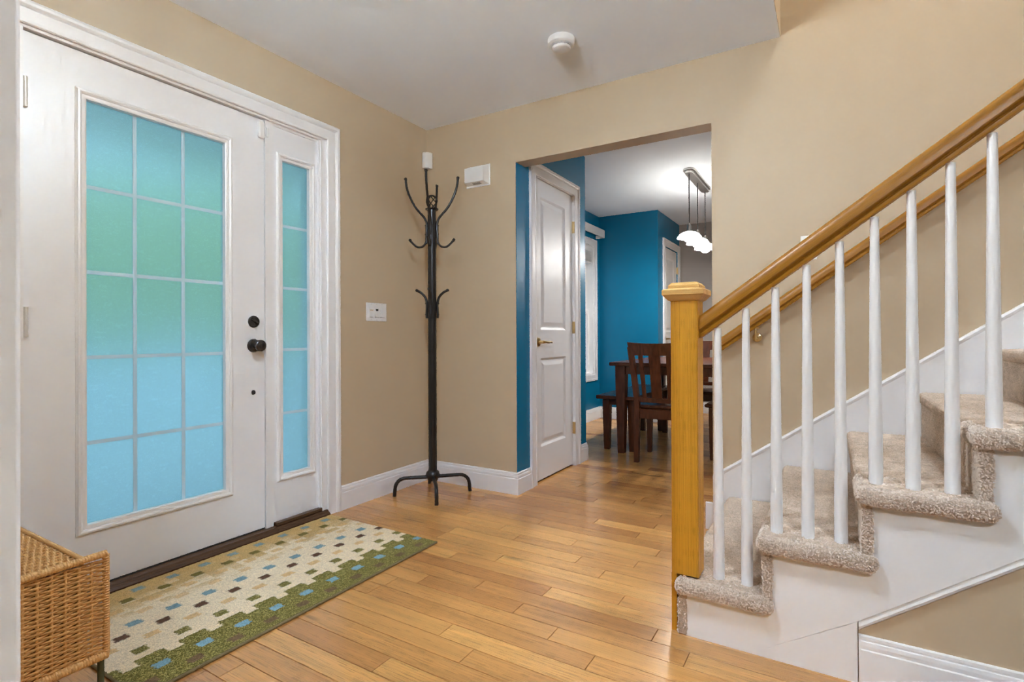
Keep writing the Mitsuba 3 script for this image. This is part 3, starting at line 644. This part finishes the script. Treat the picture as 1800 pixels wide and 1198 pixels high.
# ------------------------------------------------------------------ small wall and ceiling fittings
sd = thing('smoke_detector', 'round white smoke detector on the grey ceiling', 'smoke detector')
SX, SY = 1.302, -.535
obj('base', lathe([(0, H), (.066, H), (.067, H - .006), (.064, H - .026), (.056, H - .032), (.050, H - .033), (0, H - .033)], (SX, SY, 0), sides=40), 'white_plastic', sd, smooth=35)
obj('vent_ring', lathe([(0, H - .033), (.043, H - .033), (.043, H - .041), (0, H - .041)], (SX, SY, 0), sides=32), 'grey_plastic', sd, smooth=35, label='dark slotted vent ring')
obj('cover', lathe([(0, H - .041), (.046, H - .041), (.0465, H - .045), (.043, H - .051), (.025, H - .055), (0, H - .056)], (SX, SY, 0), sides=40), 'white_plastic', sd, smooth=35)
ms = thing('motion_sensor', 'white half-round motion sensor high in the corner above the coat rack', 'motion sensor')
obj('body', extrude(Polygon([(.002, -.002), (.002, -.052)] + [(.005 + .050 * math.sin(t) ** 1 * 1.0 + .0, -.005 - .050 * math.cos(t)) for t in np.linspace(.05, PI / 2 - .05, 12)] + [(.052, -.002)]), 'z', 2.163, 2.268), 'white_plastic', ms, smooth=30)
obj('lens', extrude(Polygon([(.012, -.012), (.012, -.047)] + [(.006 + .0415 * math.sin(t), -.006 - .0415 * math.cos(t)) for t in np.linspace(.1, PI / 2 - .1, 10)] + [(.047, -.012)]), 'z', 2.157, 2.163), 'grey_plastic', ms, smooth=30)
dc = thing('door_chime', 'white door chime box on the wall left of the opening', 'door chime')
obj('box', hull([(a, b, c) for a, b, c in [(.352, -.0005, 1.988), (.528, -.0005, 1.984), (.528, -.0005, 2.110), (.352, -.0005, 2.112), (.364, -.055, 2.000), (.512, -.055, 1.998), (.512, -.055, 2.090), (.364, -.055, 2.094)]]), 'white_plastic', dc)
obj('back_plate', bx(.345, .533, -.006, -.0004, 1.978, 2.116, .002), 'white_plastic', dc)
obj('speaker_grille', hull([(.415, -.042, 1.9955), (.475, -.042, 1.9945), (.478, -.018, 1.9885), (.412, -.018, 1.9895), (.415, -.042, 1.999), (.475, -.042, 1.999), (.478, -.018, 1.994), (.412, -.018, 1.994)]), 'grey_plastic', dc, label='small grey grille underneath')
sw = thing('light_switch', 'white triple switch plate on the wall between sidelight and coat rack', 'light switch')
obj('plate', bx(.0003, .006, -.574, -.403, 1.092, 1.205, .0025), 'white_plastic', sw, smooth=40)
for k, yc in enumerate((-.534, -.4885, -.443)):
    r = obj('rocker', hull([(.006, yc - .0165, 1.116), (.006, yc + .0165, 1.116), (.006, yc - .0165, 1.181), (.006, yc + .0165, 1.181), (.0105, yc - .0155, 1.118), (.0105, yc + .0155, 1.118), (.0075, yc - .0155, 1.179), (.0075, yc + .0155, 1.179)]), 'white_plastic', sw)
    obj('rim_shadow', bx(.0062, .0068, yc - .019, yc + .019, 1.1125, 1.1148), 'grey_plastic', sw)
    if k == 0: obj('slide_tab', bx(.006, .0125, yc - .012, yc + .012, 1.158, 1.162, .001), 'brass', sw, label='small amber tab')
    if k == 1: obj('sensor_window', bx(.006, .0108, yc - .009, yc + .009, 1.156, 1.167), 'dark_plastic', sw, label='little black window')
    for z in (1.1005, 1.1965): obj('screw', lathe([(0, 0), (.003, 0), (.0022, .0012), (0, .0014)], (.0058, yc, z), 'x', 12), 'nickel', sw)
s2 = thing('wall_plate', 'white switch plate on the stair wall, mostly hidden behind the handrail', 'switch plate')
obj('plate', bx(2.298, 2.366, -.0055, -.0003, 1.352, 1.466, .002), 'white_plastic', s2, smooth=40)
obj('rocker', hull([(2.316, -.0055, 1.376), (2.348, -.0055, 1.376), (2.316, -.0055, 1.442), (2.348, -.0055, 1.442), (2.317, -.010, 1.378), (2.347, -.010, 1.378)]), 'white_plastic', s2)

# ------------------------------------------------------------------ dining room furniture
def taper_leg(x, y, w0, w1, z1, z0=.006):
    m = []
    a, b = w0 / 2, w1 / 2
    return hull([(x + sx * q, y + sy * q, z) for q, z in ((b - .004, 0.0), (b, z0), (a, z1 - .1), (a, z1)) for sx in (-1, 1) for sy in (-1, 1)])
tb = thing('dining_table', 'dark wood dining table in the room beyond the opening', 'table')
TX0, TX1, TY0, TY1 = .805, 1.775, 1.40, 2.76
obj('tabletop', bx(TX0, TX1, TY0, TY1, .742, .772, .004), 'dark_wood', tb)
for x, y in ((TX0 + .085, TY0 + .075), (TX1 - .085, TY0 + .075), (TX0 + .085, TY1 - .075), (TX1 - .085, TY1 - .075)): obj('leg', taper_leg(x, y, .084, .056, .7415), 'dark_wood', tb)
for a in ((TX0 + .13, TX1 - .13, TY0 + .05, TY0 + .07), (TX0 + .13, TX1 - .13, TY1 - .07, TY1 - .05), (TX0 + .055, TX0 + .075, TY0 + .12, TY1 - .12), (TX1 - .075, TX1 - .055, TY0 + .12, TY1 - .12)): obj('apron', bx(*a, .672, .7415), 'dark_wood', tb)
be = thing('bench', 'dark wood dining bench under the left side of the table', 'bench')
obj('seat', bx(.655, 1.005, 1.475, 2.68, .447, .478, .004), 'dark_wood', be)
for x, y in ((.725, 1.565), (.952, 1.565), (.725, 2.60), (.952, 2.60)): obj('leg', taper_leg(x, y, .062, .046, .4465), 'dark_wood', be)
for a in ((.757, .92, 1.552, 1.570), (.757, .92, 2.59, 2.608), (.708, .726, 1.597, 2.568), (.945, .963, 1.597, 2.568)): obj('apron', bx(*a, .392, .4465), 'dark_wood', be)

def chair(cx, cy, rot, label):
    """chair whose back posts stand at local y = 0, seat towards +y"""
    k = thing('dining_chair', label, 'chair', 'dark slat-back dining chairs')
    M = T().translate([cx, cy, 0]).rotate([0, 0, 1], rot)
    def part(n, m, s=False): obj(n, m, 'dark_wood', k, smooth=s, to_world=M)
    yb = lambda z: -max(0, z - .44) ** 1.25 * .20
    hw = lambda z: .160 + .035 * max(0, (z - .44) / .5)
    for sx in (-1, 1):
        zs_ = np.linspace(0, .905, 14); V = []
        pts = []
        ms_ = []
        for z0, z1 in zip(zs_[:-1], zs_[1:]):
            c = []
            for z in (z0, z1):
                s = .019 if z > .05 else .016
                yy = yb(z) - (.03 * max(0, (.44 - z) / .44))
                c += [(sx * hw(z) + a * s, yy + b * .021, z) for a in (-1, 1) for b in (-1, 1)]
            ms_.append(hull(c))
        part('back_leg', cat(ms_))
        part('front_leg', taper_leg(sx * .175, .375, .046, .034, .4195))
    # crest rail, curved and arched
    cs = []
    for a, b in zip(np.linspace(-.212, .212, 13)[:-1], np.linspace(-.212, .212, 13)[1:]):
        c = []
        for u in (a, b):
            ca = .030 * (1 - (u / .212) ** 2)
            for z, sc in ((.842, .93), (.935 + .010 * (u / .212) ** 2, 1.0)):
                c += [(u * sc, yb(z) - ca - .013, z), (u * sc, yb(z) - ca + .011, z)]
        cs.append(hull(c))
    part('crest_rail', cat(cs))
    def slat(x, w, n):
        part(n, hull([(x * (1 + .1 * (z > .6)) + s * w / 2 * (1 if z < .6 else 1.12), yb(z) - .022 * (z > .6) - .006 + d, z) for z in (.508, .850) for s in (-1, 1) for d in (-.007, .007)]))
    slat(0, .078, 'splat'); slat(-.098, .030, 'slat'); slat(.098, .030, 'slat')
    part('lower_rail', bx(-.150, .150, yb(.49) - .012, yb(.49) + .012, .472, .508, .002))
    part('seat', bx(-.205, .205, .024, .43, .420, .447, .008))
    part('apron_rear', bx(-.140, .140, -.012, .012, .345, .418)); part('apron_front', bx(-.150, .150, .365, .385, .350, .4195))
    for sx in (-1, 1): part('apron_side', bx(sx * .175 - .010, sx * .175 + .010, .024, .350, .350, .4195))
    return k
chair(1.262, 1.245, 0, 'dark slat-back chair at the near end of the dining table')
chair(1.275, 2.93, 180, 'dark slat-back chair at the far end of the table, seen right of the newel post')
chair(1.98, 1.75, 90, 'dark slat-back chair along the right side of the dining table, behind the wall')

# pendant lamp
pl = thing('pendant_lamp', 'three-shade pendant lamp glowing over the dining table', 'pendant lamp')
PX = 1.37
def stadium(x, y0, y1, r, n=10):
    return Polygon([(x + r * math.cos(t), y1 - r + r * math.sin(t)) for t in np.linspace(0, PI, n)] + [(x + r * math.cos(t), y0 + r + r * math.sin(t)) for t in np.linspace(PI, 2 * PI, n)])
obj('canopy', cat([extrude(stadium(PX, 1.81, 2.60, .050), 'z', 2.424, H - .0005), extrude(stadium(PX, 1.825, 2.585, .036), 'z', 2.400, 2.424)]), 'nickel', pl)
for yc, zc in ((1.86, 1.862), (2.20, 1.862), (2.54, 1.862)):
    obj('cord', tube([(PX, yc, zc + .11), (PX, yc, 2.399)], .0042, 8), 'dark_plastic', pl, smooth=40)
    sk_ = obj('socket', lathe([(0, zc + .115), (.008, zc + .112), (.012, zc + .100), (.020, zc + .095), (.020, zc + .045), (.026, zc + .036), (0, zc + .036)], (PX, yc, 0), sides=18), 'nickel', pl, smooth=35)
    sh = obj('shade', lathe([(.0, zc + .036), (.027, zc + .035), (.055, zc + .028), (.082, zc + .012), (.100, zc - .012), (.104, zc - .022), (.099, zc - .024), (.080, zc + .002), (.05, zc + .018), (.0, zc + .024)], (PX, yc, 0), sides=32), 'white_plastic', pl, smooth=40,
             emitter={'type': 'area', 'radiance': {'type': 'rgb', 'value': [PENDANT_SHADE * c for c in PENDANT_TINT]}}, label='white opal glass shade')
    obj('bulb', lathe([(0, zc - .062), (.022, zc - .058), (.040, zc - .044), (.047, zc - .026), (.040, zc - .006), (.022, zc + .012), (0, zc + .014)], (PX, yc, 0), sides=24), 'white_plastic', sh, smooth=40,
        emitter={'type': 'area', 'radiance': {'type': 'rgb', 'value': [PENDANT_BULB * c for c in PENDANT_TINT]}}, label='glowing bulb')

# ------------------------------------------------------------------ unseen ceiling lamps, placed to light hall, stairs and dining room
def unseen_dome_lamp(x, y, z, r, rad, color, label):
    k = thing('unseen_ceiling_lamp', label, 'ceiling lamp')
    obj('base', lathe([(0, z), (r * .92, z), (r * .95, z - .012), (r * .9, z - .022), (0, z - .022)], (x, y, 0), sides=32), 'nickel', k, smooth=35)
    prof = [(r * .88 * math.cos(t), z - .022 - r * .42 * math.sin(t)) for t in np.linspace(0, PI / 2, 10)][::-1]
    m = lathe(prof + [(0, z - .022)], (x, y, 0), sides=32)
    assert m.is_watertight and m.volume > 0
    obj('glass_dome', m, 'white_plastic', k, smooth=40, emitter={'type': 'area', 'radiance': {'type': 'rgb', 'value': [rad * c for c in color]}})
def unseen_globe_lamp(x, y, z, r, rad, color, label):
    k = thing('unseen_ceiling_lamp', label, 'ceiling lamp')
    obj('stem', lathe([(0, H - .0005), (.06, H - .0005), (.06, H - .015), (.008, H - .02), (.008, z + r * .97), (0, z + r * .97)][::-1], (x, y, 0), sides=24), 'nickel', k, smooth=35)
    obj('globe', ball((x, y, z), r, 3), 'white_plastic', k, smooth=True, emitter={'type': 'area', 'radiance': {'type': 'rgb', 'value': [rad * c for c in color]}})
unseen_globe_lamp(1.6, -1.95, 2.2, .14, UNSEEN_FOYER_LAMP, LAMP_TINT, 'unseen globe lamp on a short stem, placed to light the hall walls and ceiling')  # out of view, lights the front door, hall walls and ceiling
unseen_dome_lamp(3.3, -3.7, H - .0005, .22, UNSEEN_HALL_LAMP, LAMP_TINT, 'unseen dome lamp behind the camera, placed to light the hall and stairs')  # unseen, lights stringer, jamb and hall from the camera side
unseen_dome_lamp(2.6, .9, H - .0005, .20, ADDED_DINING_LAMP, LAMP_TINT, 'added dome lamp on the dining room ceiling, unseen fill for the dining room')  # fill lamp added to lift the dining room
unseen_dome_lamp(3.35, -.52, 4.9995, .20, UNSEEN_STAIR_LAMP, (.86, 1.0, 1.16), 'unseen dome lamp high above the stairwell, placed to light the stair wall')  # out of view, brightens the upper stair wall

# ------------------------------------------------------------------ outdoors
tag(obj('porch_slab', bx(-1.9, -.17, -3.2, 0.2, -.2, -.03), 'concrete'), 'pale concrete porch outside the frosted front door', 'porch')
tag(obj('driveway', bx(-60, -.2, -60, 60, -.45, -.35), 'concrete'), 'pale driveway outside, a blue blur low in the frosted glass', 'driveway')
tag(obj('unseen_porch_roof', cat([bx(-1.75, -.17, -3.2, 0.2, 2.32, 2.46)] + [bx(-1.72, -1.60, y, y + .12, -.0295, 2.3195) for y in (-3.1, .02)]), 'trim_paint'), 'unseen white porch roof on two posts, placed to darken the top of the door glass', 'porch roof')  # unseen roof, keeps sky light off the upper door panes
k = thing('hedge', 'tall green hedge outside, a soft green blur behind the frosted glass', 'hedge')
rs = np.random.default_rng(5); bl_, tr_ = [], []
for i in range(16):
    y = -8.5 + i * 1.15; x = -6.3 + rs.uniform(-.4, .4); r = rs.uniform(.85, 1.15)
    b = trimesh.creation.icosphere(3, 1.0); v = b.vertices
    b.vertices = v * (1 + .35 * (meshkit.fbm(v * 3 + rs.uniform(0, 50), 3, i)[:, None] - .5))
    b.apply_scale((r * .9, r, r * 1.45)); b.apply_translation((x, y, rs.uniform(2.0, 2.4))); bl_.append(b)
    tr_.append(tube([(x, y, -.349), (x + .03, y, .7), (x, y, 1.9)], [.09, .07, .05], 8))
obj('foliage', cat(bl_), 'leaf', k, smooth=True)
for t_ in tr_: obj('stem', t_, 'bark', k, smooth=40)
